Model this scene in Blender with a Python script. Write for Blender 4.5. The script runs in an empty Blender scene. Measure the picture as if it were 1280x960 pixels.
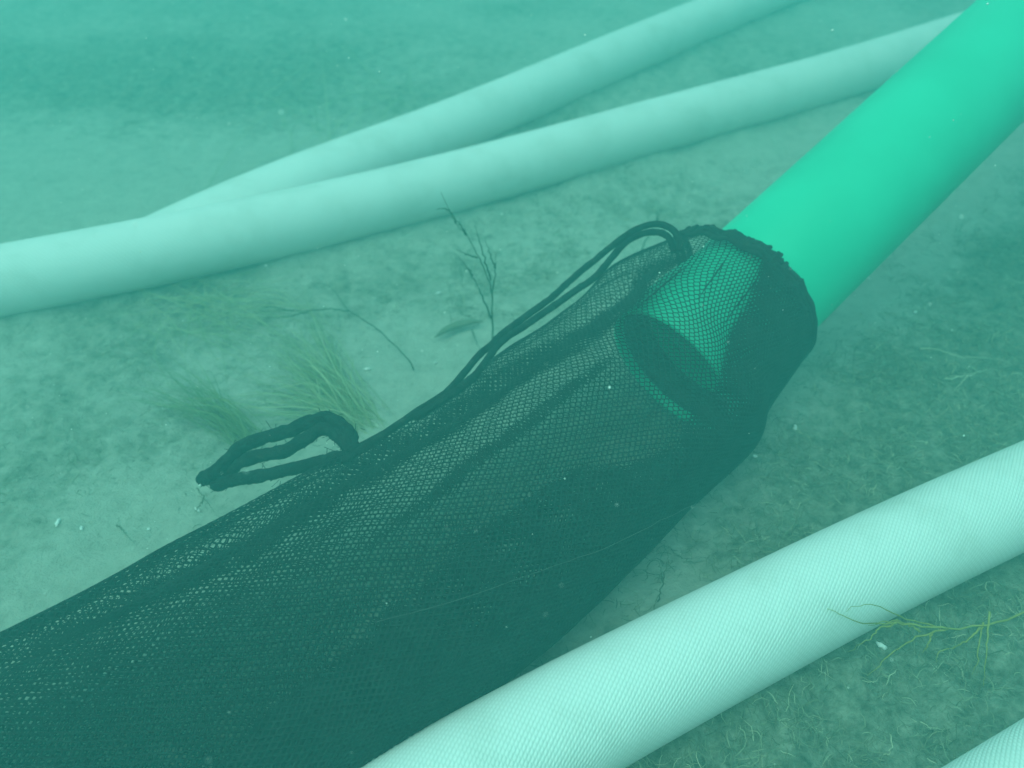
import bpy, math, random
import numpy as np
from mathutils import Vector
from mathutils.bvhtree import BVHTree

random.seed(7)
rng = np.random.default_rng(11)
scene = bpy.context.scene
col = scene.collection
R = math.radians

# ------------------------------------------------------------------ camera, water light, exposure
CAM_H, PITCH, FPX = 0.80, R(38.0), 1155.0          # metres above the bed, tilt down, focal length in photo pixels
cam = bpy.data.cameras.new('camera')
cam_o = bpy.data.objects.new('camera', cam)
col.objects.link(cam_o)
cam_o.location = (0, 0, CAM_H)
cam_o.rotation_euler = (R(90) - PITCH, 0, 0)
cam.sensor_width = 36.0
cam.lens = 36.0 * FPX / 1280.0
cam.clip_start, cam.clip_end = 0.01, 200
cam.dof.use_dof = True
cam.dof.focus_distance = 0.88
cam.dof.aperture_fstop = 5.0
scene.camera = cam_o

SUN_EL, SUN_AZ = R(66), R(-135)                      # azimuth from +Y (ahead), clockwise; the light comes from the left
world = bpy.data.worlds.new('World')
scene.world = world
world.use_nodes = True
wn, wl = world.node_tree.nodes, world.node_tree.links
sky = wn.new('ShaderNodeTexSky')
sky.sky_type = 'NISHITA'
sky.sun_disc = False
sky.sun_elevation = SUN_EL
sky.sun_rotation = SUN_AZ
tint = wn.new('ShaderNodeMix')
tint.data_type = 'RGBA'
tint.blend_type = 'MULTIPLY'
tint.inputs['Factor'].default_value = 1.0
tint.inputs[7].default_value = (0.52, 1.0, 0.68, 1)   # what the metres of sea above let through
wl.new(sky.outputs['Color'], tint.inputs[6])
wl.new(tint.outputs[2], wn['Background'].inputs['Color'])
wn['Background'].inputs['Strength'].default_value = 0.15

sun = bpy.data.lights.new('sun', 'SUN')
sun.energy = 1.5
sun.angle = R(80)                                   # the rippled surface spreads it wide
sun.color = (0.50, 1.0, 0.90)
sun_o = bpy.data.objects.new('sun', sun)
col.objects.link(sun_o)
sd = Vector((math.sin(SUN_AZ) * math.cos(SUN_EL), math.cos(SUN_AZ) * math.cos(SUN_EL), math.sin(SUN_EL)))
sun_o.rotation_euler = sd.to_track_quat('Z', 'Y').to_euler()
sun_o.location = (0, 0, 30)

scene.view_settings.view_transform = 'Standard'
scene.view_settings.look = 'None'
scene.view_settings.exposure = 1.18
scene.view_settings.gamma = 1.0
scene.cycles.max_bounces = 10
scene.cycles.diffuse_bounces = 4
scene.cycles.volume_bounces = 6
scene.cycles.use_adaptive_sampling = True
scene.cycles.adaptive_threshold = 0.01

# ------------------------------------------------------------------ helpers
CT, ST = math.cos(PITCH), math.sin(PITCH)

def ray(u, v):
    x, y = (u - 640) / FPX, (v - 480) / FPX
    return Vector((x, CT - y * ST, -(ST + y * CT)))

def at(u, v, z=0.0):
    """the point of height z on the line of sight through photo pixel (u, v)"""
    d = ray(u, v)
    return Vector((0, 0, CAM_H)) + d * ((z - CAM_H) / d.z)

def aty(u, v, Y):
    d = ray(u, v)
    return Vector((0, 0, CAM_H)) + d * (Y / d.y)

def vnoise(x, y, seed=0):
    xi, yi = np.floor(x).astype(np.int64), np.floor(y).astype(np.int64)
    fx, fy = x - xi, y - yi
    fx, fy = fx * fx * (3 - 2 * fx), fy * fy * (3 - 2 * fy)
    def h(a, b):
        n = (a * 374761393 + b * 668265263 + seed * 982451653) & 0xFFFFFFFF
        n = ((n ^ (n >> 13)) * 1274126177) & 0xFFFFFFFF
        return ((n ^ (n >> 16)) & 0xFFFF) / 65535.0
    a, b, c, d = h(xi, yi), h(xi + 1, yi), h(xi, yi + 1), h(xi + 1, yi + 1)
    return (a * (1 - fx) + b * fx) * (1 - fy) + (c * (1 - fx) + d * fx) * fy

def fbm(x, y, seed=0, o=4):
    s, a, t = 0, 0.5, 0
    for k in range(o):
        s = s + a * vnoise(x * 2 ** k + 17.3 * k, y * 2 ** k - 9.1 * k, seed + k)
        t += a
        a *= 0.55
    return s / t

def sstep(e0, e1, x):
    t = np.clip((x - e0) / (e1 - e0), 0, 1)
    return t * t * (3 - 2 * t)

def tag(o, label=None, cat=None, group=None, kind=None):
    if label: o['label'] = label
    if cat: o['category'] = cat
    if group: o['group'] = group
    if kind: o['kind'] = kind
    return o

def link(name, me, mat=None, parent=None, smooth=True):
    if mat: me.materials.append(mat)
    if smooth and len(me.polygons):
        me.polygons.foreach_set('use_smooth', np.ones(len(me.polygons), dtype=bool))
    o = bpy.data.objects.new(name, me)
    col.objects.link(o)
    if parent: o.parent = parent
    return o

def np_mesh(name, V, F):
    """F: (n,k) int array of equal-sized faces"""
    V = np.asarray(V, dtype=np.float32)
    F = np.asarray(F, dtype=np.int32)
    me = bpy.data.meshes.new(name)
    n, k = F.shape
    me.vertices.add(len(V))
    me.vertices.foreach_set('co', V.ravel())
    me.loops.add(n * k)
    me.loops.foreach_set('vertex_index', F.ravel())
    me.polygons.add(n)
    me.polygons.foreach_set('loop_start', np.arange(0, n * k, k, dtype=np.int32))
    me.update(calc_edges=True)
    return me

def grid_faces(nu, nv, wrap_v=False):
    i = np.arange(nu - 1)[:, None]
    j = np.arange(nv if wrap_v else nv - 1)[None, :]
    j2 = (j + 1) % nv
    return np.stack([i * nv + j, i * nv + j2, (i + 1) * nv + j2, (i + 1) * nv + j], -1).reshape(-1, 4)

def empty(name, loc):
    o = bpy.data.objects.new(name, None)
    o.location = loc
    o.empty_display_size = 0.05
    col.objects.link(o)
    bpy.context.view_layer.update()
    return o

def catmull(P, n):
    P = np.asarray(P, dtype=float)
    P = np.vstack([2 * P[0] - P[1], P, 2 * P[-1] - P[-2]])
    out = []
    m = len(P) - 3
    for t in np.linspace(0, m, n):
        i = min(int(t), m - 1)
        f = t - i
        p0, p1, p2, p3 = P[i], P[i + 1], P[i + 2], P[i + 3]
        out.append(0.5 * (2 * p1 + (p2 - p0) * f + (2 * p0 - 5 * p1 + 4 * p2 - p3) * f * f + (3 * p1 - p0 - 3 * p2 + p3) * f ** 3))
    return np.array(out)

def tube(P, rad, nseg=12, caps=True, wob=0.0, seed=0):
    """vertices and quads of a round tube along P (n,3); rad a number or (n,)"""
    P = np.asarray(P, dtype=float)
    n = len(P)
    rad = np.broadcast_to(np.asarray(rad, dtype=float), (n,))
    T = np.gradient(P, axis=0)
    T /= np.linalg.norm(T, axis=1)[:, None] + 1e-12
    up = np.array([0, 0, 1.0]) if abs(T[0][2]) < 0.9 else np.array([1.0, 0, 0])
    N = np.zeros_like(P)
    a = np.cross(T[0], up); a /= np.linalg.norm(a)
    for i in range(n):
        a = a - T[i] * a.dot(T[i])
        a /= np.linalg.norm(a) + 1e-12
        N[i] = a
    B = np.cross(T, N)
    ph = np.linspace(0, 2 * np.pi, nseg, endpoint=False)
    r = rad[:, None] * np.ones(nseg)[None]
    if wob:
        L = np.concatenate([[0], np.cumsum(np.linalg.norm(np.diff(P, axis=0), axis=1))])
        r = r * (1 + wob * (2 * fbm(L[:, None] / (rad.max() * 1.3) + 0 * r, ph[None] * 1.2 + 0 * r, seed) - 1))
    V = P[:, None] + r[..., None] * (np.cos(ph)[None, :, None] * N[:, None] + np.sin(ph)[None, :, None] * B[:, None])
    V = V.reshape(-1, 3)
    F = grid_faces(n, nseg, True)
    if caps:
        V = np.vstack([V, P[0] - T[0] * rad[0] * .4, P[-1] + T[-1] * rad[-1] * .4])
        j = np.arange(nseg); j2 = (j + 1) % nseg
        c0 = np.stack([j2, j, np.full(nseg, n * nseg), np.full(nseg, n * nseg)], -1)
        b = (n - 1) * nseg
        c1 = np.stack([b + j, b + j2, np.full(nseg, n * nseg + 1), np.full(nseg, n * nseg + 1)], -1)
        return V, F, np.vstack([c0, c1])[:, :3]
    return V, F, None

class MB:
    """collects quads and triangles into one mesh"""
    def __init__(s): s.v, s.f, s.n = [], [], 0
    def add(s, V, *Fs):
        for F in Fs:
            if F is None: continue
            F = np.asarray(F)
            s.f += (F + s.n).tolist()
        s.v.append(np.asarray(V)); s.n += len(V)
    def tube(s, P, rad, nseg=8, **k): s.add(*tube(P, rad, nseg, **k))
    def build(s, name, mat, parent=None, smooth=True):
        me = bpy.data.meshes.new(name)
        V = np.vstack(s.v)
        q = parent
        while q is not None:                          # parents are only ever moved, never turned
            V = V - np.array(q.location); q = q.parent
        me.from_pydata(V.tolist(), [], s.f)
        me.update()
        return link(name, me, mat, parent, smooth)

# ------------------------------------------------------------------ materials
def new_mat(name, rough=0.8, spec=0.2):
    m = bpy.data.materials.new(name)
    m.use_nodes = True
    b = m.node_tree.nodes['Principled BSDF']
    b.inputs['Roughness'].default_value = rough
    b.inputs['Specular IOR Level'].default_value = spec
    return m, m.node_tree.nodes, m.node_tree.links, b

def ramp(n, stops):
    r = n.new('ShaderNodeValToRGB')
    e = r.color_ramp.elements
    while len(e) < len(stops): e.new(0.5)
    for k, (p, c) in enumerate(stops):
        e[k].position = p
        e[k].color = (*c, 1)
    return r

def noise_mat(name, stops, scale=20, rough=0.85, spec=0.15, bump=0.0, bscale=None, detail=4, attr=None):
    m, n, l, b = new_mat(name, rough, spec)
    tc = n.new('ShaderNodeTexCoord')
    if attr:
        a = n.new('ShaderNodeAttribute'); a.attribute_name = attr
        r = ramp(n, stops); l.new(a.outputs['Fac'], r.inputs['Fac'])
    else:
        t = n.new('ShaderNodeTexNoise'); t.inputs['Scale'].default_value = scale; t.inputs['Detail'].default_value = detail
        l.new(tc.outputs['Object'], t.inputs['Vector'])
        r = ramp(n, stops); l.new(t.outputs['Fac'], r.inputs['Fac'])
    l.new(r.outputs['Color'], b.inputs['Base Color'])
    if bump:
        t2 = n.new('ShaderNodeTexNoise'); t2.inputs['Scale'].default_value = bscale or scale * 4; t2.inputs['Detail'].default_value = 3
        l.new(tc.outputs['Object'], t2.inputs['Vector'])
        bp = n.new('ShaderNodeBump'); bp.inputs['Strength'].default_value = bump; bp.inputs['Distance'].default_value = 0.003
        l.new(t2.outputs['Fac'], bp.inputs['Height']); l.new(bp.outputs['Normal'], b.inputs['Normal'])
    return m

def math_node(n, l, op, a, b=None):
    m = n.new('ShaderNodeMath'); m.operation = op
    for k, x in enumerate((a, b)):
        if x is None: continue
        if isinstance(x, (int, float)): m.inputs[k].default_value = x
        else: l.new(x, m.inputs[k])
    return m.outputs[0]

def hose_mat():
    m, n, l, b = new_mat('woven_white_hose', 0.62, 0.25)
    uv = n.new('ShaderNodeUVMap'); uv.uv_map = 'UVMap'
    sp = n.new('ShaderNodeSeparateXYZ'); l.new(uv.outputs['UV'], sp.inputs[0])
    M = lambda *a: math_node(n, l, *a)
    U, Vv = sp.outputs[0], sp.outputs[1]             # both in thread pitches
    Vv = M('ADD', Vv, M('MULTIPLY', U, .67))
    row = M('FLOOR', Vv)
    s1 = M('SINE', M('MULTIPLY', M('FRACT', Vv), math.pi))
    s2 = M('ABSOLUTE', M('SINE', M('MULTIPLY', M('ADD', U, M('MULTIPLY', row, 0.5)), math.pi)))
    h = M('MULTIPLY', M('POWER', s1, 0.8), M('ADD', .35, M('MULTIPLY', s2, .65)))
    bp = n.new('ShaderNodeBump'); bp.inputs['Strength'].default_value = 1.0; bp.inputs['Distance'].default_value = 0.00055
    l.new(h, bp.inputs['Height']); l.new(bp.outputs['Normal'], b.inputs['Normal'])
    tc = n.new('ShaderNodeTexCoord')
    t = n.new('ShaderNodeTexNoise'); t.inputs['Scale'].default_value = 9; t.inputs['Detail'].default_value = 6; t.inputs['Roughness'].default_value = .65
    l.new(tc.outputs['Object'], t.inputs['Vector'])
    r = ramp(n, [(0.3, (.70, .66, .61)), (0.5, (.81, .76, .72)), (1, (.86, .81, .77))])
    l.new(t.outputs['Fac'], r.inputs['Fac'])
    g = ramp(n, [(0.0, (.76, .77, .75)), (0.5, (.94, .94, .935)), (1, (1, 1, 1))])   # grime in the gaps of the weave
    l.new(h, g.inputs['Fac'])
    mx = n.new('ShaderNodeMix'); mx.data_type = 'RGBA'; mx.blend_type = 'MULTIPLY'; mx.inputs['Factor'].default_value = 1
    l.new(r.outputs['Color'], mx.inputs[6]); l.new(g.outputs['Color'], mx.inputs[7])
    l.new(mx.outputs[2], b.inputs['Base Color'])
    return m

def bed_mat():
    m, n, l, b = new_mat('sandy_bed', 0.95, 0.05)
    tc = n.new('ShaderNodeTexCoord')
    a = n.new('ShaderNodeAttribute'); a.attribute_name = 'turf'
    def N(scale, detail=5, rough=.6):
        t = n.new('ShaderNodeTexNoise'); t.inputs['Scale'].default_value = scale; t.inputs['Detail'].default_value = detail; t.inputs['Roughness'].default_value = rough
        l.new(tc.outputs['Object'], t.inputs['Vector']); return t.outputs['Fac']
    sand = ramp(n, [(0.3, (.31, .30, .24)), (0.5, (.385, .375, .305)), (0.75, (.45, .44, .36))])
    l.new(N(45, 6, .7), sand.inputs['Fac'])
    turf = ramp(n, [(0.32, (.07, .08, .05)), (0.5, (.185, .195, .14)), (0.66, (.30, .30, .225))])
    l.new(N(55, 6, .74), turf.inputs['Fac'])
    M = lambda *x: math_node(n, l, *x)
    w = M('ADD', a.outputs['Fac'], M('MULTIPLY', M('SUBTRACT', N(38, 5, .7), .5), 1.2))
    cl = n.new('ShaderNodeMapRange'); cl.inputs[1].default_value = .25; cl.inputs[2].default_value = .75
    l.new(w, cl.inputs[0])
    mx = n.new('ShaderNodeMix'); mx.data_type = 'RGBA'
    l.new(cl.outputs[0], mx.inputs['Factor']); l.new(sand.outputs['Color'], mx.inputs[6]); l.new(turf.outputs['Color'], mx.inputs[7])
    l.new(mx.outputs[2], b.inputs['Base Color'])
    bp = n.new('ShaderNodeBump'); bp.inputs['Strength'].default_value = .9; bp.inputs['Distance'].default_value = .006
    l.new(M('ADD', N(120, 5, .7), M('MULTIPLY', N(420, 3), .35)), bp.inputs['Height'])
    l.new(bp.outputs['Normal'], b.inputs['Normal'])
    return m

MAT_HOSE = hose_mat()
MAT_BED = bed_mat()
MAT_PIPE = noise_mat('green_plastic', [(0.3, (.012, .45, .25)), (0.7, (.02, .54, .31))], 7, .45, .4, .05, 60)
MAT_RUBBER = noise_mat('black_rubber', [(0.3, (.012, .012, .012)), (0.7, (.022, .022, .022))], 30, .6, .3)
MAT_NET = noise_mat('black_net_thread', [(0.3, (.008, .009, .009)), (0.7, (.02, .022, .02))], 60, .8, .15)
MAT_CORD = noise_mat('black_cord', [(0.3, (.008, .009, .009)), (0.62, (.018, .019, .017)), (.8, (.05, .05, .035))], 90, .9, .1, .8, 500)
MAT_TURF = noise_mat('turf_algae', [(0.0, (.09, .10, .06)), (.45, (.17, .18, .115)), (.8, (.28, .28, .18)), (1, (.44, .42, .28))], attr='tint', rough=.9, spec=.05)
MAT_GRASS = noise_mat('yellow_green_blade', [(0.0, (.12, .15, .06)), (.6, (.24, .26, .12)), (1, (.40, .40, .24))], attr='tint', rough=.7, spec=.2)
MAT_TWIG = noise_mat('dark_stem', [(0.3, (.035, .05, .025)), (0.7, (.07, .09, .04))], 50, .8)
MAT_OCHRE = noise_mat('ochre_stem', [(0.3, (.22, .20, .05)), (0.7, (.38, .33, .09))], 40, .8)
MAT_PALE = noise_mat('pale_filament', [(0.3, (.38, .38, .24)), (0.7, (.5, .5, .36))], 40, .8)
MAT_LEAF = noise_mat('brown_leaf', [(0.3, (.13, .13, .085)), (0.7, (.19, .19, .13))], 40, .8)
MAT_SHELL = noise_mat('white_shell', [(0.3, (.6, .58, .52)), (0.7, (.85, .83, .78))], 200, .5)
MAT_SPECK = noise_mat('pale_speck', [(0.3, (.6, .6, .52)), (0.7, (.85, .85, .78))], 30, .9)
MAT_LINE = noise_mat('clear_line', [(0.3, (.07, .075, .065)), (0.6, (.16, .16, .14)), (.75, (.3, .3, .27))], 25, .5)

# ------------------------------------------------------------------ where the hoses lie
HR = 0.055
def hp(u, v, dz=0.0): return at(u, v, HR + dz)
def ext(p, q, d):
    t = (p - q).normalized(); return p + t * d
near = [hp(496, 1030), hp(604, 964), hp(717, 901), hp(798, 857), hp(897, 806), hp(1028, 738), hp(1165, 671), hp(1303, 608)]
near = [ext(near[0], near[1], .5), ext(near[0], near[1], .22)] + near + [ext(near[-1], near[-2], .5)]
c0 = hp(1267, 1018); cd = (hp(1303, 608) - hp(1028, 738)).normalized()
corner = [c0 - cd * .8, c0 - cd * .3, c0, c0 + cd * .35, c0 + cd * .8]
mid = [hp(0, 352, .004), hp(100, 334, .008), hp(200, 313, .01), hp(370, 277, .006), hp(550, 233), hp(700, 192), hp(840, 152), hp(980, 114), hp(1070, 88), hp(1215, 40)]
mid = [ext(mid[0], mid[1], .6), ext(mid[0], mid[1], .25)] + mid + [ext(mid[-1], mid[-2], .4), ext(mid[-1], mid[-2], 1.0)]
farh = [hp(120, 345, -.045), hp(200, 311, -.032), hp(290, 265, -.012), hp(370, 232), hp(520, 177), hp(640, 128), hp(740, 84), hp(860, 33), hp(930, 4)]
farh = [ext(farh[0], farh[1], .5) - Vector((0, 0, .08))] + farh + [ext(farh[-1], farh[-2], .5), ext(farh[-1], farh[-2], 1.2)]
LIE = np.vstack([catmull(p, 70)[:, :2] for p in (near, corner, mid, farh)])

# ------------------------------------------------------------------ the bed
def turf_at(x, y):
    """0 bare sand .. 1 covered with turf algae"""
    n = fbm(x * 3.1 + 5, y * 3.1 - 2, 3, 4)
    f = fbm(x * 11, y * 11, 23, 3)
    side = (x * 0.66 - (y - 0.60) * 0.60)            # >0 right of the bag and pipe
    right = sstep(-.05, .16, side)
    far = sstep(1.75, 2.2, y) * .45 + .55 * np.exp(-(((x + .85) / .55) ** 2 + ((y - 2.2) / .38) ** 2))
    left_patch = .6 * np.exp(-(((x + .58) / .30) ** 2 + ((y - 1.16) / .17) ** 2)) + .6 * np.exp(-(((x + .03) / .20) ** 2 + ((y - 1.28) / .13) ** 2)) + .6 * np.exp(-(((x + .62) / .12) ** 2 + ((y - .86) / .2) ** 2)) \
        + .45 * np.exp(-(((x + .36) / .14) ** 2 + ((y - .90) / .07) ** 2)) + .45 * np.exp(-(((x - .35) / .3) ** 2 + ((y - 1.5) / .18) ** 2))
    t = np.maximum(right, np.maximum(far, left_patch)) + (n - .5) * .7 + (f - .5) * .35
    t = t - .45 * np.exp(-(((x - .17) / .08) ** 2 + ((y - .64) / .07) ** 2))       # cleared sand by the hose
    return np.clip(t, 0, 1)

def bed_h(x, y):
    t = turf_at(x, y)
    h = .030 * (fbm(x * 1.3, y * 1.3, 41, 2) - .5) + .016 * (fbm(x * 5, y * 5, 5, 3) - .5)
    h = h + (.004 + .022 * t) * (fbm(x * 30, y * 26, 9, 4) - .5)
    x, y = np.asarray(x, float), np.asarray(y, float)
    d2 = np.full(x.shape, 1e9)                        # silt banked against the hoses
    near_ = (x > -1.8) & (x < 2.4) & (y > -.2) & (y < 3.2)
    xs, ys = x[near_], y[near_]
    dd = np.full(xs.shape, 1e9)
    for (px_, py_) in LIE: dd = np.minimum(dd, (xs - px_) ** 2 + (ys - py_) ** 2)
    d2[near_] = dd
    h = h + .020 * np.exp(-d2 / .072 ** 2) * (.4 + 1.2 * fbm(x * 8, y * 8, 71, 2))
    h = h + (.001 + .008 * t) * (fbm(x * 85, y * 85, 14, 3) - .5)
    return h

def axis_pts(lo, hi, far):
    core = np.linspace(lo, hi, 560)
    k = np.geomspace(.02, far, 40)
    return np.concatenate([lo - k[::-1], core, hi + k])
gx, gy = axis_pts(-1.7, 1.9, 20.0), axis_pts(-.1, 3.4, 20.0)
X, Y = np.meshgrid(gx, gy, indexing='ij')
Z = bed_h(X, Y)
bed_me = np_mesh('seabed', np.stack([X, Y, Z], -1).reshape(-1, 3), grid_faces(len(gx), len(gy)))
at_t = bed_me.attributes.new('turf', 'FLOAT', 'POINT')
at_t.data.foreach_set('value', turf_at(X, Y).astype(np.float32).ravel())
tag(link('seabed', bed_me, MAT_BED), 'pale sandy seabed with darker patches of algae', kind='structure')

def bz(x, y): return float(bed_h(np.array([float(x)]), np.array([float(y)]))[0])
def ground(u, v, dz=0.0):
    p = at(u, v, 0)
    for _ in range(3): p = at(u, v, bz(p.x, p.y) + dz)
    return p

# ------------------------------------------------------------------ the hoses
def hose(name, pts, rad, label, seed):
    P = catmull(pts, 160)
    L = np.concatenate([[0], np.cumsum(np.linalg.norm(np.diff(P, axis=0), axis=1))])
    P = np.stack([np.interp(np.linspace(0, L[-1], 260), L, P[:, k]) for k in range(3)], -1)
    kw = np.hanning(47); kw /= kw.sum()               # a stiff hose has no kinks
    Q = np.vstack([P[0] + (P[0] - P[1]) * np.arange(23, 0, -1)[:, None], P, P[-1] + (P[-1] - P[-2]) * np.arange(1, 24)[:, None]])
    P = np.stack([np.convolve(Q[:, k], kw, 'valid') for k in range(3)], -1)
    ns = 64
    V, F, cap = tube(P, rad * (1 + .012 * np.sin(np.linspace(0, 9, 260) + seed)), ns)
    base = Vector(P[0]); base.z = 0
    me = bpy.data.meshes.new(name)
    me.from_pydata((V - np.array(base)).tolist(), [], F.tolist() + cap.tolist())
    uvl = me.uv_layers.new(name='UVMap')
    pitch = .0043
    nv = round(2 * math.pi * rad / pitch)
    Lr = np.linspace(0, L[-1], 260)
    i, j = np.meshgrid(np.arange(259), np.arange(ns), indexing='ij')
    quad = np.stack([np.stack([Lr[i] / pitch, j / ns * nv], -1), np.stack([Lr[i] / pitch, (j + 1) / ns * nv], -1),
                     np.stack([Lr[i + 1] / pitch, (j + 1) / ns * nv], -1), np.stack([Lr[i + 1] / pitch, j / ns * nv], -1)], 2)
    arr = np.zeros((len(me.loops), 2), dtype=np.float32)
    q = quad.reshape(-1, 2); arr[:len(q)] = q
    uvl.data.foreach_set('uv', arr.ravel())
    me.update()
    o = link(name, me, MAT_HOSE)
    o.location = base
    return tag(o, label, 'hose', 'white woven hoses on the seabed')

hose('hose', near, HR, 'white woven hose in the foreground, close beside the dark mesh bag', 0)
hose('hose', corner, HR, 'white woven hose barely showing in the bottom right corner', 1)
hose('hose', mid, HR, 'white woven hose behind the mesh bag, passing under the green pipe at the top', 2)
hose('hose', farh, HR, 'hazy white woven hose farthest back, slipping behind another hose on the left', 3)

# ------------------------------------------------------------------ the green pipe: a plain barrel and a bell with a rubber ring inside
PD = Vector((.712, .629, .307)).normalized()
PM = Vector((.328, 1.027, .165))                     # its axis where the bag's mouth grips it
PE = PM - PD * .186                                  # its open end
def frame_of(d):
    L = d.cross(Vector((0, 0, 1))).normalized()
    return L, L.cross(d).normalized()
PL, PU = frame_of(PD)                                # lateral (right/front) and upward
def lathe(profile, origin, d, ns=72):
    L, U = frame_of(d)
    ph = np.linspace(0, 2 * np.pi, ns, endpoint=False)
    V = np.concatenate([np.array(origin)[None] + s * np.array(d)[None] + r * (np.cos(ph)[:, None] * np.array(L)[None] + np.sin(ph)[:, None] * np.array(U)[None]) for s, r in profile])
    return V, grid_faces(len(profile), ns, True)
pipe = empty('green_pipe', PE)
tag(pipe, 'smooth bright green plastic pipe slanting up out of the bag mouth', 'pipe')
pr = .0885
prof = [(1.75, .002), (1.75, pr), (.15, pr), (.12, pr + .001), (.08, pr + .006), (.05, pr + .007), (.004, pr + .007), (0, pr + .005), (.001, pr + .001), (.012, pr + .0005), (.07, pr), (.10, pr - .0065), (.112, pr - .010), (1.74, pr - .010), (1.74, .002)]
m_ = MB(); m_.add(*lathe(prof, PE, PD)); barrel = m_.build('barrel', MAT_PIPE, pipe)
m_ = MB(); m_.add(*lathe([(.013, pr + .0010), (.015, pr - .010), (.024, pr - .014), (.040, pr - .013), (.052, pr - .007), (.055, pr + .0010)], PE, PD)); m_.build('rubber_ring', MAT_RUBBER, pipe)

# ------------------------------------------------------------------ the mesh bag
BAG0 = Vector((-.02, .69, 0))
bag = empty('mesh_bag', BAG0)
tag(bag, 'long black mesh bag with drawstring, pulled over the end of the green pipe', 'net bag')
# stations: centre, half width, half height up, half height down, sideways direction
def st(c, a, t, b, d=None): return (np.array(c, float), a, t, b, d)
STN = [
    st(PM - PD * .026 + PL * -.001, .0930, .0935, .0925, -PD),
    st(PM - PD * .075 + PL * -.010, .110, .100, .098, -PD),
    st(PM - PD * .14 + PL * -.020, .131, .104, .105, -PD),
    st((.180, .910, .104), .143, .107, .10, -PD),
    st((.084, .806, .100), .143, .103, .10, None),
    st((-.015, .695, .097), .143, .097, .095, None),
    st((-.145, .580, .090), .150, .090, .088, None),
    st((-.30, .455, .082), .156, .080, .080, None),
    st((-.46, .335, .078), .160, .076, .076, None),
    st((-.64, .215, .074), .155, .070, .072, None),
    st((-.80, .110, .066), .135, .055, .064, None),
    st((-.90, .040, .045), .060, .030, .040, None),
]
NS, NT = 240, 192
Cc = catmull([s[0] for s in STN], NS)
aa = catmull([[s[1], s[2], s[3]] for s in STN], NS)
dirs = np.gradient(Cc, axis=0); dirs /= np.linalg.norm(dirs, axis=1)[:, None]
_k = np.hanning(91); _k /= _k.sum()
dirs = np.stack([np.convolve(np.pad(dirs[:, q], 45, mode='edge'), _k, 'valid') for q in range(3)], -1)
wk = sstep(0, 6.0, np.linspace(0, len(STN) - 1, NS))[:, None]
dirs = np.array(-PD)[None] * (1 - wk) + dirs * wk
dirs /= np.linalg.norm(dirs, axis=1)[:, None]
Lat = np.cross(np.array([0, 0, 1.0])[None], dirs); Lat /= np.linalg.norm(Lat, axis=1)[:, None]   # to the right/front side
Upv = np.cross(dirs, Lat)
arc = np.concatenate([[0], np.cumsum(np.linalg.norm(np.diff(Cc, axis=0), axis=1))])
ph = np.linspace(0, 2 * np.pi, NT, endpoint=False)
cs, sn = np.cos(ph), np.sin(ph)
def spow(x, p): return np.sign(x) * np.abs(x) ** p
lat = aa[:, 0:1] * spow(cs, .92)[None]
upz = np.where(sn[None] >= 0, aa[:, 1:2] * spow(sn, .95)[None], aa[:, 2:3] * spow(sn, .75)[None])
S_ = arc[:, None] + 0 * ph[None]
PHI = ph[None] + 0 * S_
# slack in the cloth: creases that run along the bag and fade out, a few soft hollows
cre = np.zeros_like(S_)
for (p0, slope, amp, wid, s0, s1) in [(1.95, .25, -.012, .10, .02, 1.1), (1.50, .12, .007, .14, .02, .9), (2.25, .1, .006, .13, .0, 1.2), (.95, .35, -.007, .10, .05, .8), (.45, .3, .004, .14, .05, .9),
                                      (2.7, .0, -.006, .12, .0, 1.2), (1.2, .5, .004, .1, .4, 1.3), (1.75, -.4, -.005, .09, .5, 1.3)]:
    q = (PHI - (p0 + slope * (S_ - .4)) + np.pi) % (2 * np.pi) - np.pi
    cre += amp * np.exp(-(q / wid) ** 2) * sstep(s0, s0 + .12, S_) * (1 - sstep(s1 - .25, s1, S_))
cre += .010 * (fbm(S_ * 5, np.cos(PHI) * 1.5 + 3 * np.sin(PHI), 77, 3) - .5) * sstep(.05, .3, S_)
gath = .0018 * np.clip(np.sin(PHI) + .1, 0.08, 1) * np.sin(PHI * 17 + 2 * np.sin(PHI * 3)) * (1 - sstep(.0, .10, S_))     # gathers at the mouth
mul = 1 + (cre + gath) / .12
SURF = Cc[:, None] + (lat * mul)[..., None] * Lat[:, None] + (upz * mul)[..., None] * Upv[:, None]
# the slack cloth bunched at the back of the mouth
bunch = np.exp(-((PHI - 2.35) / .42) ** 2) * np.exp(-(S_ / .13) ** 2)
SURF += bunch[..., None] * (np.array([-.020, .004, .002]))[None, None]
SURF[..., 2] = np.maximum(SURF[..., 2], bed_h(SURF[..., 0], SURF[..., 1]) + .003)
# it must clear the pipe
_r = SURF - np.array(PE); _s = _r @ np.array(PD)
_p = _r - _s[..., None] * np.array(PD); _d = np.linalg.norm(_p, axis=-1)
_min = pr + .003 + .007 * (1 - sstep(.07, .13, _s))
fix = (_s > -.01) & (_d < _min)
SURF = np.where(fix[..., None], SURF + _p * ((_min - _d) / np.maximum(_d, 1e-6))[..., None], SURF)
NRM = np.cross(np.gradient(SURF, axis=0), np.roll(SURF, -1, 1) - np.roll(SURF, 1, 1))
NRM /= np.linalg.norm(NRM, axis=-1)[..., None] + 1e-12
NRM *= np.sign(np.sum(NRM * (SURF - Cc[:, None]), -1))[..., None]

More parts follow.
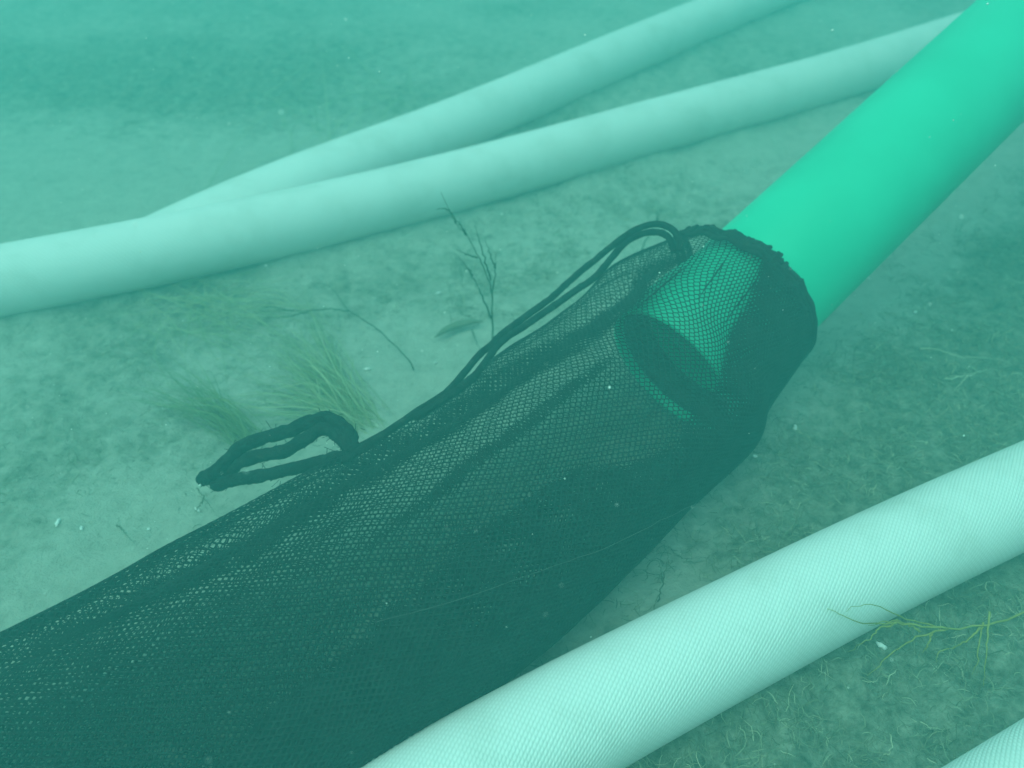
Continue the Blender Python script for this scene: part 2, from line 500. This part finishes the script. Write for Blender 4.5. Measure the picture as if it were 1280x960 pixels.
def on_surf(s, p, off=0.0):
    """s in metres from the mouth, p angle: points on the cloth"""
    fi = np.interp(s, arc, np.arange(NS)); i = np.clip(fi.astype(int), 0, NS - 2); f = (fi - i)[..., None]
    fj = (p / (2 * np.pi) * NT) % NT; j = fj.astype(int) % NT; j2 = (j + 1) % NT; g = (fj - np.floor(fj))[..., None]
    def bi(A): return (A[i, j] * (1 - g) + A[i, j2] * g) * (1 - f) + (A[i + 1, j] * (1 - g) + A[i + 1, j2] * g) * f
    return bi(SURF) + bi(NRM) * (np.asarray(off)[..., None] if np.ndim(off) else off)

BVH = BVHTree.FromPolygons([Vector(v) for v in SURF.reshape(-1, 3)], grid_faces(NS, NT, True).tolist())
def on_bag(u, v, off=0.0):
    d = ray(u, v).normalized()
    h, n, i, t = BVH.ray_cast(Vector((0, 0, CAM_H)), d)
    if h is None: return None
    if n.dot(d) > 0: n = -n
    return h + n * off
def bag_sp(u, v):
    d = ray(u, v).normalized()
    h, n, i, t = BVH.ray_cast(Vector((0, 0, CAM_H)), d)
    if h is None: return None
    return arc[i // NT], ph[i % NT]

def prism_edges(A, B, r, Nn):
    """three-sided threads from A to B, standing on the cloth"""
    T = B - A; Ln = np.linalg.norm(T, axis=1)[:, None] + 1e-9; T = T / Ln
    S = np.cross(T, Nn); S /= np.linalg.norm(S, axis=1)[:, None] + 1e-9
    A = A - T * r * .4; B = B + T * r * .4
    o = [S * r, Nn * r * .9, -S * r]
    V = np.stack([A + o[0], A + o[1], A + o[2], B + o[0], B + o[1], B + o[2]], 1)
    n = len(A); k = np.arange(n)[:, None] * 6
    F = np.stack([k + np.array([0, 1, 4, 3]), k + np.array([1, 2, 5, 4]), k + np.array([2, 0, 3, 5])], 1).reshape(-1, 4)
    return V.reshape(-1, 3), F

def net(name, s0, s1, ncell, ds, keep, off, r, parent, shear=0.0, ph0=0.0, seed=0, jit=.10):
    """hexagonal netting over the cloth between s0 and s1; keep(s, p) picks where it lies"""
    rows = int((s1 - s0) / ds)
    i, j = np.meshgrid(np.arange(rows), np.arange(ncell), indexing='ij')
    dp = 2 * np.pi / ncell
    def node(i, j, k):                                # k 0/1: the two ends of a cell's short side
        s = s0 + i * ds + (0.0 if k == 0 else ds * .36)
        p = ph0 + (j + .5 * (i % 2)) * dp + shear * s
        jj = j % ncell
        hsh = np.sin(i * 12.9898 + jj * 78.233 + k * 37.7 + seed) * 43758.5453
        h1 = hsh - np.floor(hsh); h2 = hsh * 7.13 - np.floor(hsh * 7.13)
        slow = vnoise(s * 9, np.cos(p) * 4 + np.sin(p) * 3 + 9, seed + 3) - .5
        return s + (h1 - .5) * jit * ds + slow * ds * 2.0, p + (h2 - .5) * jit * dp + slow * dp * 1.4
    ed = [(node(i, j, 0), node(i, j, 1))]
    odd = i % 2
    ed.append((node(i, j, 1), node(i + 1, j + odd, 0)))
    ed.append((node(i, j, 1), node(i + 1, j + odd - 1, 0)))
    A, B, Nn, W = [], [], [], []
    for (a, b) in ed:
        sa, pa = a[0].ravel(), a[1].ravel(); sb, pb = b[0].ravel(), b[1].ravel()
        w = keep(.5 * (sa + sb), (.5 * (pa + pb)) % (2 * np.pi)).astype(float)
        m = (w > .02) & (sa >= 0) & (sb < arc[-1])
        sa, pa, sb, pb = sa[m], pa[m], sb[m], pb[m]
        W.append(.3 + .7 * w[m])
        pA, pB = on_surf(sa, pa, off), on_surf(sb, pb, off)
        A.append(pA); B.append(pB)
        Nn.append(on_surf(sa, pa, off + .01) - pA)
    A, B, Nn = np.vstack(A), np.vstack(B), np.vstack(Nn)
    Nn /= np.linalg.norm(Nn, axis=1)[:, None] + 1e-9
    rr = r * np.concatenate(W)[:, None] * (1 + .30 * sstep(.35, .95, np.linalg.norm(A - np.array(PM), axis=1)))[:, None]
    V, F = prism_edges(A, B, rr, Nn)
    V = V - np.array(parent.location)
    return link(name, np_mesh(name, V, F), MAT_NET, parent, smooth=False)

NC = 132
everywhere = lambda s, p: np.ones_like(s, dtype=bool)
net('netting', .0, 1.32, NC, .0054, everywhere, 0.0, .00074, bag, seed=1)

# the side of the cloth that is folded over itself; its border runs along the bag
def border(px):
    q = [bag_sp(*c) for c in px]
    q = sorted([x for x in q if x])
    return np.array([x[0] for x in q]), np.unwrap(np.array([x[1] for x in q]))
bs, bp_ = border([(952, 322), (935, 375), (907, 435), (880, 490), (842, 552), (780, 575), (712, 582), (631, 632), (575, 662), (550, 700), (503, 737), (431, 800), (340, 880), (260, 955)])
def flank(s, p):
    b = np.interp(s, bs, bp_)
    q = (p + np.pi) % (2 * np.pi) - np.pi
    b = b + .10 * (fbm(s * 14, s * 0 + 3, 91, 3) - .5)
    return np.clip((b - q) / .10, 0, 1) * (q > -1.25) * (s > .0)
net('fold_panel', .005, 1.25, NC, .0047, flank, .0022, .00105, bag, shear=.25, ph0=.013, seed=5)
net('fold_panel', .005, 1.25, NC + 14, .0045, flank, -.0030, .00105, bag, shear=.1, ph0=.02, seed=15)
net('fold_panel', .005, 1.25, NC, .0049, flank, .0045, .00105, bag, shear=-.3, ph0=.03, seed=9)

# the band of bunched cloth along the top, and two thinner creases
def band(top, bot, soft=.05):
    ts, tp = border(top); us, up_ = border(bot)
    lo, hi = max(ts[0], us[0]), min(ts[-1], us[-1])
    def f(s, p):
        a, b = np.interp(s, ts, tp), np.interp(s, us, up_)
        mx, mn = np.maximum(a, b), np.minimum(a, b)
        w = soft * 3 * (fbm(s * 16, p * 2, 93, 3) - .5)
        e = np.minimum((mx + w - p) / soft, (p - mn - w) / soft)
        return np.clip(e, 0, 1) * sstep(lo, lo + .06, s) * (1 - sstep(hi - .12, hi, s))
    return f
b1 = band([(838, 312), (774, 366), (720, 407), (664, 445), (605, 478), (545, 516), (474, 557), (414, 594), (354, 636), (284, 686), (184, 732), (84, 782), (14, 812)],
          [(862, 322), (800, 378), (745, 425), (680, 468), (620, 508), (560, 545), (500, 585), (430, 632), (370, 668), (300, 715), (220, 745), (120, 790), (20, 835)])
for k, (sh, of, sd_) in enumerate([(.3, .0020, 21), (-.35, .0040, 22), (.05, .0060, 23)]):
    net('fold_band', .01, 1.25, NC + 10, .0045, b1, of, .00090, bag, shear=sh, ph0=.01 * k, seed=sd_)
b2 = band([(470, 612), (400, 660), (330, 705), (250, 760), (160, 810), (60, 850), (-20, 880)], [(490, 630), (425, 684), (350, 735), (275, 800), (190, 860), (90, 910), (0, 950)], .10)
b3 = band([(600, 620), (500, 690), (420, 745), (330, 810), (250, 880), (180, 960)], [(625, 640), (530, 720), (450, 780), (370, 850), (300, 920), (250, 990)], .10)
for k, (bb, sh, of) in enumerate([(b2, .3, .0022), (b3, -.3, .0024)]):
    net('fold_band', .01, 1.25, NC, .0050, bb, of, .00082, bag, shear=sh, ph0=.01 * k, seed=41 + k)
low_end = lambda s, p: .5 * sstep(.66, .95, s + .10 * (fbm(s * 7, np.cos(p) * 3 + np.sin(p) * 2, 95, 3) - .5) - .05 * np.cos(p - 1.6)) 
net('netting', .55, 1.32, NC + 6, .0058, low_end, -.004, .00074, bag, shear=.15, seed=61)
f_ = band([(756, 440), (690, 489), (640, 527), (590, 565), (540, 605), (480, 655), (430, 700)], [(764, 448), (703, 499), (653, 539), (603, 577), (552, 617), (492, 668), (440, 712)], .03)
net('crease', .0, 1.2, NC, .0030, f_, .0018, .0009, bag, seed=31)
net('crease', .0, 1.2, NC, .0027, f_, .0032, .0009, bag, shear=.5, seed=33)
sm = MB()                                             # stitched creases in the stretched cloth over the pipe
for pts in [[(912, 318), (900, 335), (886, 354), (872, 374)], [(952, 340), (938, 360), (921, 382), (903, 408)], [(790, 392), (812, 372), (838, 350), (862, 330)]]:
    P = [on_bag(u, v, .001) for u, v in pts]
    if all(P): sm.tube(catmull(P, 30) + rng.normal(0, .0003, (30, 3)), .0011 * np.sin(np.linspace(.25, np.pi - .25, 30)), 6)
sm.build('seam', MAT_CORD, bag)

# the gathered hem round the mouth
hp_ = np.linspace(0, 2 * np.pi, 260)
hem = MB()
for k, (so, rr) in enumerate([(.002, .0040), (.010, .0038), (.017, .0032)]):
    Pm = on_surf(np.full(260, so), hp_, .003)
    up_w = .15 + .85 * np.clip((np.sin(hp_) - .35) * 2, 0, 1)      # bunched on top, stretched smooth on the right
    rad = rr * (1 + up_w * (.40 * (fbm(hp_ * 9, hp_ * 0 + k, 51, 3) - .5) * 2 + .15 * np.sin(hp_ * 23 + k)))
    Pm[:, 2] += .0012 * up_w * np.sin(hp_ * 19 + k)
    Pm[-1] = Pm[0]
    hem.tube(Pm, rad, 10)
hem.build('hem', MAT_CORD, bag)
ruf = MB()                                            # tufts of cloth standing out of the gathers
for k, a in enumerate(np.arange(.75, 2.5, .21)):
    a = a + random.uniform(-.05, .05)
    p = on_surf(np.array([.003]), np.array([a]), .003)[0]
    o_ = on_surf(np.array([.003]), np.array([a]), .013)[0] - p
    tw = on_surf(np.array([.003]), np.array([a + .05]), .003)[0] - p
    for q in range(3):
        e = p + np.array(PD) * random.uniform(.003, .008) + o_ * random.uniform(-.1, .35) + tw * (q - 1) * 1.0
        ruf.tube(np.linspace(p - np.array(PD) * .010, e, 6) + rng.normal(0, .0006, (6, 3)), [.0028, .0035, .0040, .0038, .0032, .002], 8, wob=.2, seed=k)
ruf.build('gather_tuft', MAT_CORD, bag)

# the drawstring: a doubled loop that stands off the mouth and runs down the back edge
def strand(mb, pts, r, n=60, wob=.18, seed=0, nseg=10):
    P = catmull(pts, n)
    mb.tube(P, r, nseg, wob=wob, seed=seed)
edgeY = lambda u, v, z: at(u, v, z)
ds = MB()
zs = [.20, .214, .232, .250, .262, .268, .266, .258]
out = [(725, 340), (745, 324), (767, 306), (793, 288), (818, 280), (838, 285), (848, 298), (850, 312)]
low = [(584, 461), (597, 446), (613, 432), (628, 417), (655, 397), (687, 374), (708, 355)]
lz = [.150, .158, .166, .172, .180, .188, .195]
tail = [q for q in (on_bag(u, v, .002) for u, v in [(430, 578), (480, 545), (530, 512), (562, 490), (580, 474)]) if q]
low, lz = low[1:], lz[1:]
strand(ds, tail + [at(u, v, z) for (u, v), z in zip(low, lz)] + [at(u, v, z) for (u, v), z in zip(out, zs)], .0042, 90, seed=1)
inn = [(604, 449), (625, 429), (655, 408), (690, 384), (724, 360), (742, 348), (759, 329), (781, 304), (804, 292), (826, 291), (838, 300), (842, 316)]
iz = [.158, .168, .178, .187, .196, .203, .214, .234, .250, .257, .254, .244]
tail2 = [q for q in (on_bag(u, v, .002) for u, v in [(520, 524), (560, 498), (592, 474)]) if q]
inn, iz = inn[1:], iz[1:]
strand(ds, tail2 + [at(u, v, z) for (u, v), z in zip(inn, iz)], .0042, 80, seed=2)
dso = ds.build('drawstring', MAT_CORD, bag)

# the cord loop on the back edge, with its two burnt ends
cl = MB()
o1 = [(446, 562), (439, 554), (436, 542), (423, 529), (407, 522), (386, 528), (357, 540), (329, 547), (304, 557), (286, 573), (267, 590), (252, 600)]
o2 = [(440, 566), (429, 551), (414, 538), (398, 537), (379, 550), (354, 564), (323, 570), (298, 579), (279, 595)]
o3 = [(436, 574), (423, 572), (395, 579), (361, 587), (326, 595), (298, 599), (268, 606)]
hz = lambda pts, a, b, hump: [at(u, v, a + (b - a) * k / (len(pts) - 1) + hump * math.sin(math.pi * k / (len(pts) - 1))) for k, (u, v) in enumerate(pts)]
strand(cl, hz(o1, .165, .085, .03), .0076, 110, .30, 3, 12)
strand(cl, hz(o2, .165, .092, .022), .0074, 90, .30, 4, 12)
strand(cl, hz(o3, .163, .085, .008), .0070, 80, .30, 5, 12)
P1, P2 = at(440, 560, .166), at(470, 552, .17)
clo = cl.build('cord_loop', MAT_CORD, bag)
ce = MB()
for (u, v, z, r) in [(249, 600, .086, .0092), (266, 607, .085, .0088)]:
    p = np.array(at(u, v, z)); q = np.array(at(u + 16, v - 5, z + .003))
    ce.tube(np.linspace(p, q, 7), r * np.array([.55, .9, 1.0, 1.02, 1, .95, .85]), 12, wob=.2, seed=int(u))
ce.build('cord_end', MAT_CORD, clo)
fz = MB()                                             # loose fibres along the cord
for base in (o1, o2, o3):
    Pf = catmull(hz(base, .165, .087, .02), 60)
    for k in range(60):
        p = Pf[rng.integers(0, 60)] + rng.normal(0, .0045, 3)
        e = p + rng.normal(0, .006, 3)
        fz.tube(np.linspace(p, e, 3), .00035, 4, caps=False)
fz.build('cord_fibre', MAT_CORD, clo)['kind'] = 'stuff'

# ------------------------------------------------------------------ plants, twigs, filaments
def ribbon(mb, P, w, tints=None):
    """a narrow blade with a raised midrib"""
    P = np.asarray(P); n = len(P)
    T = np.gradient(P, axis=0); T /= np.linalg.norm(T, axis=1)[:, None] + 1e-9
    S = np.cross(T, np.array([0, 0, 1.0]) + .3 * rng.normal(size=3)); S /= np.linalg.norm(S, axis=1)[:, None] + 1e-9
    Nn = np.cross(S, T)
    wv = np.asarray(w)
    V = np.concatenate([P - S * wv[:, None], P + Nn * wv[:, None] * .5, P + S * wv[:, None]])
    i = np.arange(n - 1)
    F = np.concatenate([np.stack([i, i + n, i + n + 1, i + 1], -1), np.stack([i + n, i + 2 * n, i + 2 * n + 1, i + n + 1], -1)])
    mb.add(V, F)

def set_tint(o, per_vert):
    a = o.data.attributes.new('tint', 'FLOAT', 'POINT')
    a.data.foreach_set('value', np.asarray(per_vert, dtype=np.float32))

def sprig(name, base, branches, mat, r0, label, cat, n=24, part='stem', bl=None):
    root = empty(name, base)
    for pts in branches:
        mb = MB()
        P = catmull(pts, n)
        P[1:-1] += rng.normal(0, .0007, (n - 2, 3))
        mb.tube(P, np.linspace(r0, r0 * .18, n), 6)
        mb.build(part, mat, root)
    return tag(root, label, cat)

# upright sprig behind the bag
b0 = ground(616, 430); Yb = b0.y
up = lambda pts, k=0.0: [aty(u, v, Yb + k * i) for i, (u, v) in enumerate(pts)]
sprig('seaweed_sprig', b0, [
    [b0] + up([(615, 395), (615, 367), (607, 342), (598, 323), (586, 298), (570, 279), (551, 240)], .004),
    up([(614, 398), (601, 367), (592, 348), (576, 328)], -.006),
    up([(615, 370), (619, 342), (619, 317)], .006),
    up([(613, 350), (603, 314), (593, 282)], -.004),
    up([(597, 322), (583, 318), (570, 311)], .003),
    up([(590, 345), (583, 333), (574, 322)], .002),
    up([(583, 294), (576, 282), (560, 262)], -.003),
    up([(618, 335), (613, 318), (607, 300)], .004),
    up([(570, 279), (560, 262), (545, 262)], .004),
], MAT_TWIG, .0015, 'dark thin upright branching sprig standing on sand behind the bag', 'seaweed', part='branch')
# fallen twig
g = lambda pts, dz=.006: [ground(u, v, dz) for u, v in pts]
sprig('fallen_twig', ground(490, 428), [
    g([(517, 462), (511, 450), (489, 428), (461, 403), (436, 389), (423, 370), (410, 357), (395, 354), (378, 358)], .012),
    g([(436, 389), (415, 386), (389, 388), (351, 389), (318, 392)], .012),
    g([(389, 388), (360, 396), (330, 397)], .012), g([(366, 389), (340, 384), (322, 385)], .012),
], MAT_TWIG, .0012, 'thin dark forked twig lying on pale sand left of the upright sprig', 'twig', part='branch')
# ochre twig over the near hose
zf = lambda pts: [at(u, v, z) for u, v, z in pts]
sprig('ochre_twig', ground(1222, 800), [
    zf([(1290, 760, .02), (1255, 777, .022), (1222, 782, .024), (1185, 786, .03), (1160, 780, .04), (1137, 774, .055), (1117, 766, .075), (1095, 757, .09), (1075, 757, .10), (1058, 765, .10)]),
    zf([(1185, 786, .03), (1150, 782, .045), (1120, 779, .06), (1082, 779, .075), (1055, 771, .085), (1034, 761, .095)]),
    zf([(1185, 786, .03), (1150, 796, .022), (1120, 812, .016), (1100, 830, .014), (1075, 852, .012)]),
    zf([(1120, 779, .06), (1100, 785, .06), (1085, 800, .05), (1060, 815, .03)]),
    zf([(1237, 765, .03), (1235, 790, .022), (1234, 812, .016), (1231, 837, .014), (1229, 858, .012)]),
    zf([(1229, 778, .024), (1226, 792, .02), (1222, 825, .014), (1215, 843, .012)]),
    zf([(1225, 784, .022), (1205, 804, .016), (1175, 814, .014), (1170, 828, .012)]),
    zf([(1165, 790, .025), (1160, 806, .018), (1153, 816, .014)]),
    zf([(1150, 790, .04), (1135, 780, .05), (1110, 776, .065), (1085, 782, .07)]),
], MAT_OCHRE, .00125, 'yellowish branching twig whose tips lean over the near white hose', 'twig', n=22, part='branch')

def tuft(name, base_px, tips, n, label, wid=.00050, spread=.018, hgt=.024, tint=(.3, 1)):
    base = ground(*base_px)
    mb = MB(); ti = []
    for k in range(n):
        b = np.array(base) + rng.normal(0, spread, 3) * [1, 1, 0]
        b[2] = bz(b[0], b[1])
        t = tips[rng.integers(0, len(tips))]
        e = np.array(ground(t[0] + rng.normal(0, 14), t[1] + rng.normal(0, 9)))
        f = rng.uniform(.6, 1.3); e = b + (e - b) * f
        h = hgt * rng.uniform(.25, 1.0)
        m1 = b + (e - b) * .35 + np.array([0, 0, h]) + rng.normal(0, .006, 3)
        m2 = b + (e - b) * .72 + np.array([0, 0, h * .9]) + rng.normal(0, .008, 3)
        e[2] += h * rng.uniform(.1, .8)
        P = catmull([b, m1, m2, e], 12)
        w = wid * rng.uniform(.6, 1.25) * np.concatenate([np.linspace(.7, 1, 5), np.linspace(1, .4, 7)])
        ribbon(mb, P, w)
        c = rng.uniform(*tint); ti += [c] * (len(P) * 3)
    root = empty(name, base)
    o = mb.build('blade_cluster', MAT_GRASS, root)
    o['kind'] = 'stuff'
    set_tint(o, ti)
    return tag(root, label, 'seagrass')
tuft('seagrass_tuft', (452, 530), [(318, 436), (350, 428), (372, 415), (330, 470), (345, 493), (300, 508), (400, 400), (365, 455), (385, 440), (330, 452), (280, 520), (290, 470)], 210,
     'wispy yellow green seagrass tuft fanning left, beside the cord loop')
tuft('seagrass_tuft', (312, 550), [(205, 470), (222, 478), (195, 486), (232, 492), (215, 500), (240, 470), (180, 505), (250, 520)], 110,
     'small dark green seagrass tuft at the left end of the cord loop', wid=.00048, spread=.010, hgt=.026, tint=(0, .55))
tuft('seagrass_tuft', (335, 392), [(150, 410), (180, 385), (200, 372), (250, 400), (215, 418), (240, 370), (290, 360), (170, 365), (275, 420)], 130,
     'sparse pale seagrass wisps lying flat in front of the middle hose', wid=.00045, spread=.07, hgt=.015, tint=(.3, 1))
tuft('seagrass_tuft', (440, 160), [(330, 110), (360, 90), (400, 70), (350, 140), (480, 110), (430, 60), (520, 100)], 60,
     'faint seagrass patch far back in the haze, beyond the farthest hose', wid=.0008, spread=.14, hgt=.006, tint=(.2, 1))

sb = ground(801, 322)
sprig('seaweed_sprig', sb, [[aty(799, 322, sb.y), aty(806, 302, sb.y), aty(816, 285, sb.y), aty(826, 264, sb.y)], [aty(818, 283, sb.y), aty(821, 272, sb.y - .01), aty(822, 264, sb.y - .01)]],
      MAT_TWIG, .0014, 'short dark sprig poking up inside the drawstring loop', 'seaweed', part='branch')
sb = ground(822, 752)
sprig('seaweed_sprig', sb, [[sb, aty(829, 727, sb.y), aty(834, 700, sb.y), aty(835, 688, sb.y)], [aty(829, 727, sb.y), aty(826, 715, sb.y), aty(823, 700, sb.y)]],
      MAT_LEAF, .0009, 'tiny thin sprig between the bag and the near hose', 'seaweed', part='branch')
sprig('fallen_twig', ground(255, 625), [g([(246, 610), (255, 622), (268, 640)], .01), g([(255, 622), (249, 632), (243, 640)], .01)],
      MAT_LEAF, .0011, 'short thin twig on sand just below the cord ends', 'twig', part='branch')
sprig('fallen_twig', ground(152, 664), [g([(146, 656), (155, 665), (168, 680)], .005)], MAT_LEAF, .0011, 'tiny straight twig on bare sand at the left, above the bag edge', 'twig', part='branch')
sprig('fallen_twig', ground(592, 425), [g([(590, 412), (594, 424), (602, 440)], .008)], MAT_TWIG, .0010, 'tiny dark twig leaning against the bag left of the upright sprig', 'twig', part='branch')
sprig('pale_filament', ground(1190, 440), [g([(1150, 436), (1175, 437), (1200, 446), (1225, 447), (1262, 452)], .012)], MAT_PALE, .0009, 'pale filament on the algae right of the bag, the upper of two', 'seaweed')
sprig('pale_filament', ground(1215, 466), [g([(1180, 474), (1205, 470), (1230, 463), (1250, 463)], .012), g([(1210, 469), (1200, 480), (1190, 490)], .012)], MAT_PALE, .0009, 'pale forked filament on the algae right of the bag, the lower of two', 'seaweed')

# a soft brown leaf beside the upright sprig
lm = MB()
ctr = np.array([ground(u, v, .012) for u, v in [(543, 422), (556, 413), (572, 406), (590, 402), (604, 402)]])
Pc = catmull(ctr, 18)
ribbon(lm, Pc, .0065 * np.sin(np.linspace(.12, np.pi - .1, 18)))
lo = lm.build('fallen_leaf', MAT_LEAF)
tag(lo, 'dull brown leaf lying on sand at the foot of the upright sprig', 'leaf')
sol = lo.modifiers.new('thickness', 'SOLIDIFY'); sol.thickness = .001

# a line lying across the bag
lp = []
for t in np.linspace(0, 1, 40):
    u = 470 + t * (868 - 470); v = 783 + t * (622 - 783) + 14 * math.sin(math.pi * t)
    p = on_bag(u, v, .008)
    if p: lp.append(p)
mb = MB(); mb.tube(np.array(lp), .00020, 5)
tag(mb.build('fishing_line', MAT_LINE), 'single thin pale line lying across the dark mesh bag', 'line')

# shell bits
for k, (u, v, s, lb) in enumerate([
    (459, 461, .0045, 'tiny white shell chip on sand, right of the wispy seagrass tuft'),
    (548, 366, .0045, 'tiny white shell chip on sand, left of the upright sprig'),
    (545, 453, .0030, 'tiny white shell chip on sand, close above the bag edge under the upright sprig'),
    (994, 535, .0045, 'white shell chip on algae, right of the bag flank'),
    (944, 570, .0035, 'small white shell chip on algae, close to the lower bag flank'),
    (1144, 390, .0035, 'small white shell chip on algae, right of the pipe and bag mouth'),
    (1086, 348, .0035, 'white shell chip under the shaded edge of the green pipe'),
    (1102, 807, .0050, 'largest white shell chip, below the near hose by the ochre twig'),
    (247, 637, .0035, 'white shell chip on sand between the cord ends and the bag edge'),
    (72, 653, .0045, 'flat white shell chip on the bare sand at far left'),
    (102, 660, .0035, 'white shell chip on the bare sand at left, beside the flat one'),
    (186, 661, .0025, 'tiny white shell speck on sand just above the bag edge at left')]):
    p = ground(u, v, .002)
    n = 14
    a = np.linspace(0, 2 * np.pi, n, endpoint=False)
    rr = s * (1 + .3 * np.sin(a * 2 + k) + .15 * np.sin(a * 5 + k))
    rim = np.stack([rr * np.cos(a), rr * .65 * np.sin(a), np.full(n, 0.0)], -1)
    inn_ = rim * .6 + [0, 0, s * .28]
    V = np.vstack([rim, inn_, [[0, 0, s * .38]], rim * .9 - [0, 0, s * .2]])
    j = np.arange(n); j2 = (j + 1) % n
    F = [list(x) for x in np.stack([j, j2, j2 + n, j + n], -1)] + [[int(x + n), int(y + n), 2 * n] for x, y in zip(j, j2)] + [list(x) for x in np.stack([j2, j, j + 2 * n + 1, j2 + 2 * n + 1], -1)]
    me = bpy.data.meshes.new('shell_chip')
    me.from_pydata(V.tolist(), [], [[int(y) for y in x] for x in F]); me.update()
    o = link('shell_chip', me, MAT_SHELL)
    o.location = p; o.rotation_euler = (random.uniform(-.5, .5), random.uniform(-.5, .5), random.uniform(0, 6))
    tag(o, lb, 'shell', 'white shell chips on the bed')

# ------------------------------------------------------------------ turf algae: curled filaments by the ten thousand
def filaments(N, region, lenr, wr, seed, lift):
    r_ = np.random.default_rng(seed)
    (x0, x1), (y0, y1) = region
    x, y = r_.uniform(x0, x1, N * 4), r_.uniform(y0, y1, N * 4)
    t = turf_at(x, y)
    cl_ = fbm(x * 22, y * 22, 61, 2)
    k = r_.uniform(0, 1, N * 4) < np.clip(t * (cl_ * 2.6 - .55), 0, 1)
    x, y = x[k][:N], y[k][:N]; n = len(x); cl_ = cl_[k][:N]
    m = 5
    L = r_.uniform(*lenr, n) * (.6 + .8 * cl_); az = r_.uniform(0, 2 * np.pi, n); cu = r_.normal(0, 1.0, n); el = np.abs(r_.normal(0, lift, n))
    P = np.zeros((n, m, 3)); P[:, 0, 0], P[:, 0, 1] = x, y
    P[:, 0, 2] = bed_h(x, y)
    a = az.copy(); e = el.copy()
    for q in range(1, m):
        st_ = L / (m - 1)
        P[:, q, 0] = P[:, q - 1, 0] + np.cos(a) * np.cos(e) * st_
        P[:, q, 1] = P[:, q - 1, 1] + np.sin(a) * np.cos(e) * st_
        P[:, q, 2] = P[:, q - 1, 2] + np.sin(e) * st_
        a = a + cu * .35 + r_.normal(0, .35, n); e = e - .28 + r_.normal(0, .2, n)
    P[..., 2] = np.maximum(P[..., 2], bed_h(P[..., 0], P[..., 1]) + .001)
    w = r_.uniform(*wr, n)[:, None] * np.array([.8, 1, 1, .8, .3])[None]
    T = np.gradient(P, axis=1); T /= np.linalg.norm(T, axis=-1)[..., None] + 1e-9
    S = np.cross(T, np.array([0, 0, 1.0]) + .5 * r_.normal(size=(n, 1, 3))); S /= np.linalg.norm(S, axis=-1)[..., None] + 1e-9
    V = np.concatenate([P - S * w[..., None], P + S * w[..., None]], 1)
    b = (np.arange(n) * 2 * m)[:, None]; i = np.arange(m - 1)[None]
    F = np.stack([b + i, b + i + 1, b + m + i + 1, b + m + i], -1).reshape(-1, 4)
    tint_ = np.repeat(np.clip(r_.normal(.45, .25, n) + .12 * (r_.random(n) < .06) * 4, 0, 1), 2 * m)
    return V.reshape(-1, 3), F, tint_
fs = [filaments(80000, ((-.1, 1.5), (.25, 2.0)), (.006, .026), (.00018, .00055), 3, .6),
      filaments(12000, ((-1.3, .5), (.75, 1.7)), (.004, .018), (.00016, .00042), 4, .4)]
off_, Vs, Fs, Ts = 0, [], [], []
for V, F, T in fs:
    Vs.append(V); Fs.append(F + off_); Ts.append(T); off_ += len(V)
turf = link('turf_algae', np_mesh('turf_algae', np.vstack(Vs), np.vstack(Fs)), MAT_TURF)
set_tint(turf, np.concatenate(Ts))
tag(turf, 'low fuzzy olive algae growing over the seabed', 'algae', kind='stuff')

# ------------------------------------------------------------------ specks drifting in the water
ico = np.array([[1, 0, 0], [-1, 0, 0], [0, 1, 0], [0, -1, 0], [0, 0, 1], [0, 0, -1]], float)
icf = np.array([[0, 2, 4], [2, 1, 4], [1, 3, 4], [3, 0, 4], [2, 0, 5], [1, 2, 5], [3, 1, 5], [0, 3, 5]])
C_ = np.stack([rng.uniform(-1.4, 1.4, 5500), rng.uniform(-.4, 2.2, 5500), rng.uniform(.04, .95, 5500)], -1)
C_ = C_[np.linalg.norm(C_ - np.array([0, 0, CAM_H]), axis=1) > .36]          # none right against the lens
rs = rng.lognormal(math.log(.00045), .45, len(C_))
V = (C_[:, None] + ico[None] * rs[:, None, None] * rng.uniform(.6, 1.4, (len(C_), 6, 1)))
F = (icf[None] + (np.arange(len(C_)) * 6)[:, None, None]).reshape(-1, 3)
tag(link('drifting_specks', np_mesh('drifting_specks', V.reshape(-1, 3), F), MAT_SPECK), 'pale specks drifting in the water', 'specks', kind='stuff')

# ------------------------------------------------------------------ the water itself
hm = bpy.data.materials.new('sea_water')
hm.use_nodes = True
hn, hl = hm.node_tree.nodes, hm.node_tree.links
hn.remove(hn['Principled BSDF'])
pv = hn.new('ShaderNodeVolumePrincipled')
pv.inputs['Color'].default_value = (0.19, 0.67, 0.625, 1)
pv.inputs['Density'].default_value = 0.38
pv.inputs['Density Attribute'].default_value = ''
pv.inputs['Anisotropy'].default_value = 0.25
hl.new(pv.outputs['Volume'], hn['Material Output'].inputs['Volume'])
x0, x1, y0, y1, z0, z1 = -24, 24, -24, 26, -1.1, 1.0
V = [(x, y, z) for x in (x0, x1) for y in (y0, y1) for z in (z0, z1)]
F = [(0, 1, 3, 2), (4, 6, 7, 5), (0, 4, 5, 1), (2, 3, 7, 6), (0, 2, 6, 4), (1, 5, 7, 3)]
me = bpy.data.meshes.new('haze'); me.from_pydata(V, [], F); me.update()
tag(link('haze', me, hm, smooth=False), 'murky green sea water', kind='stuff')
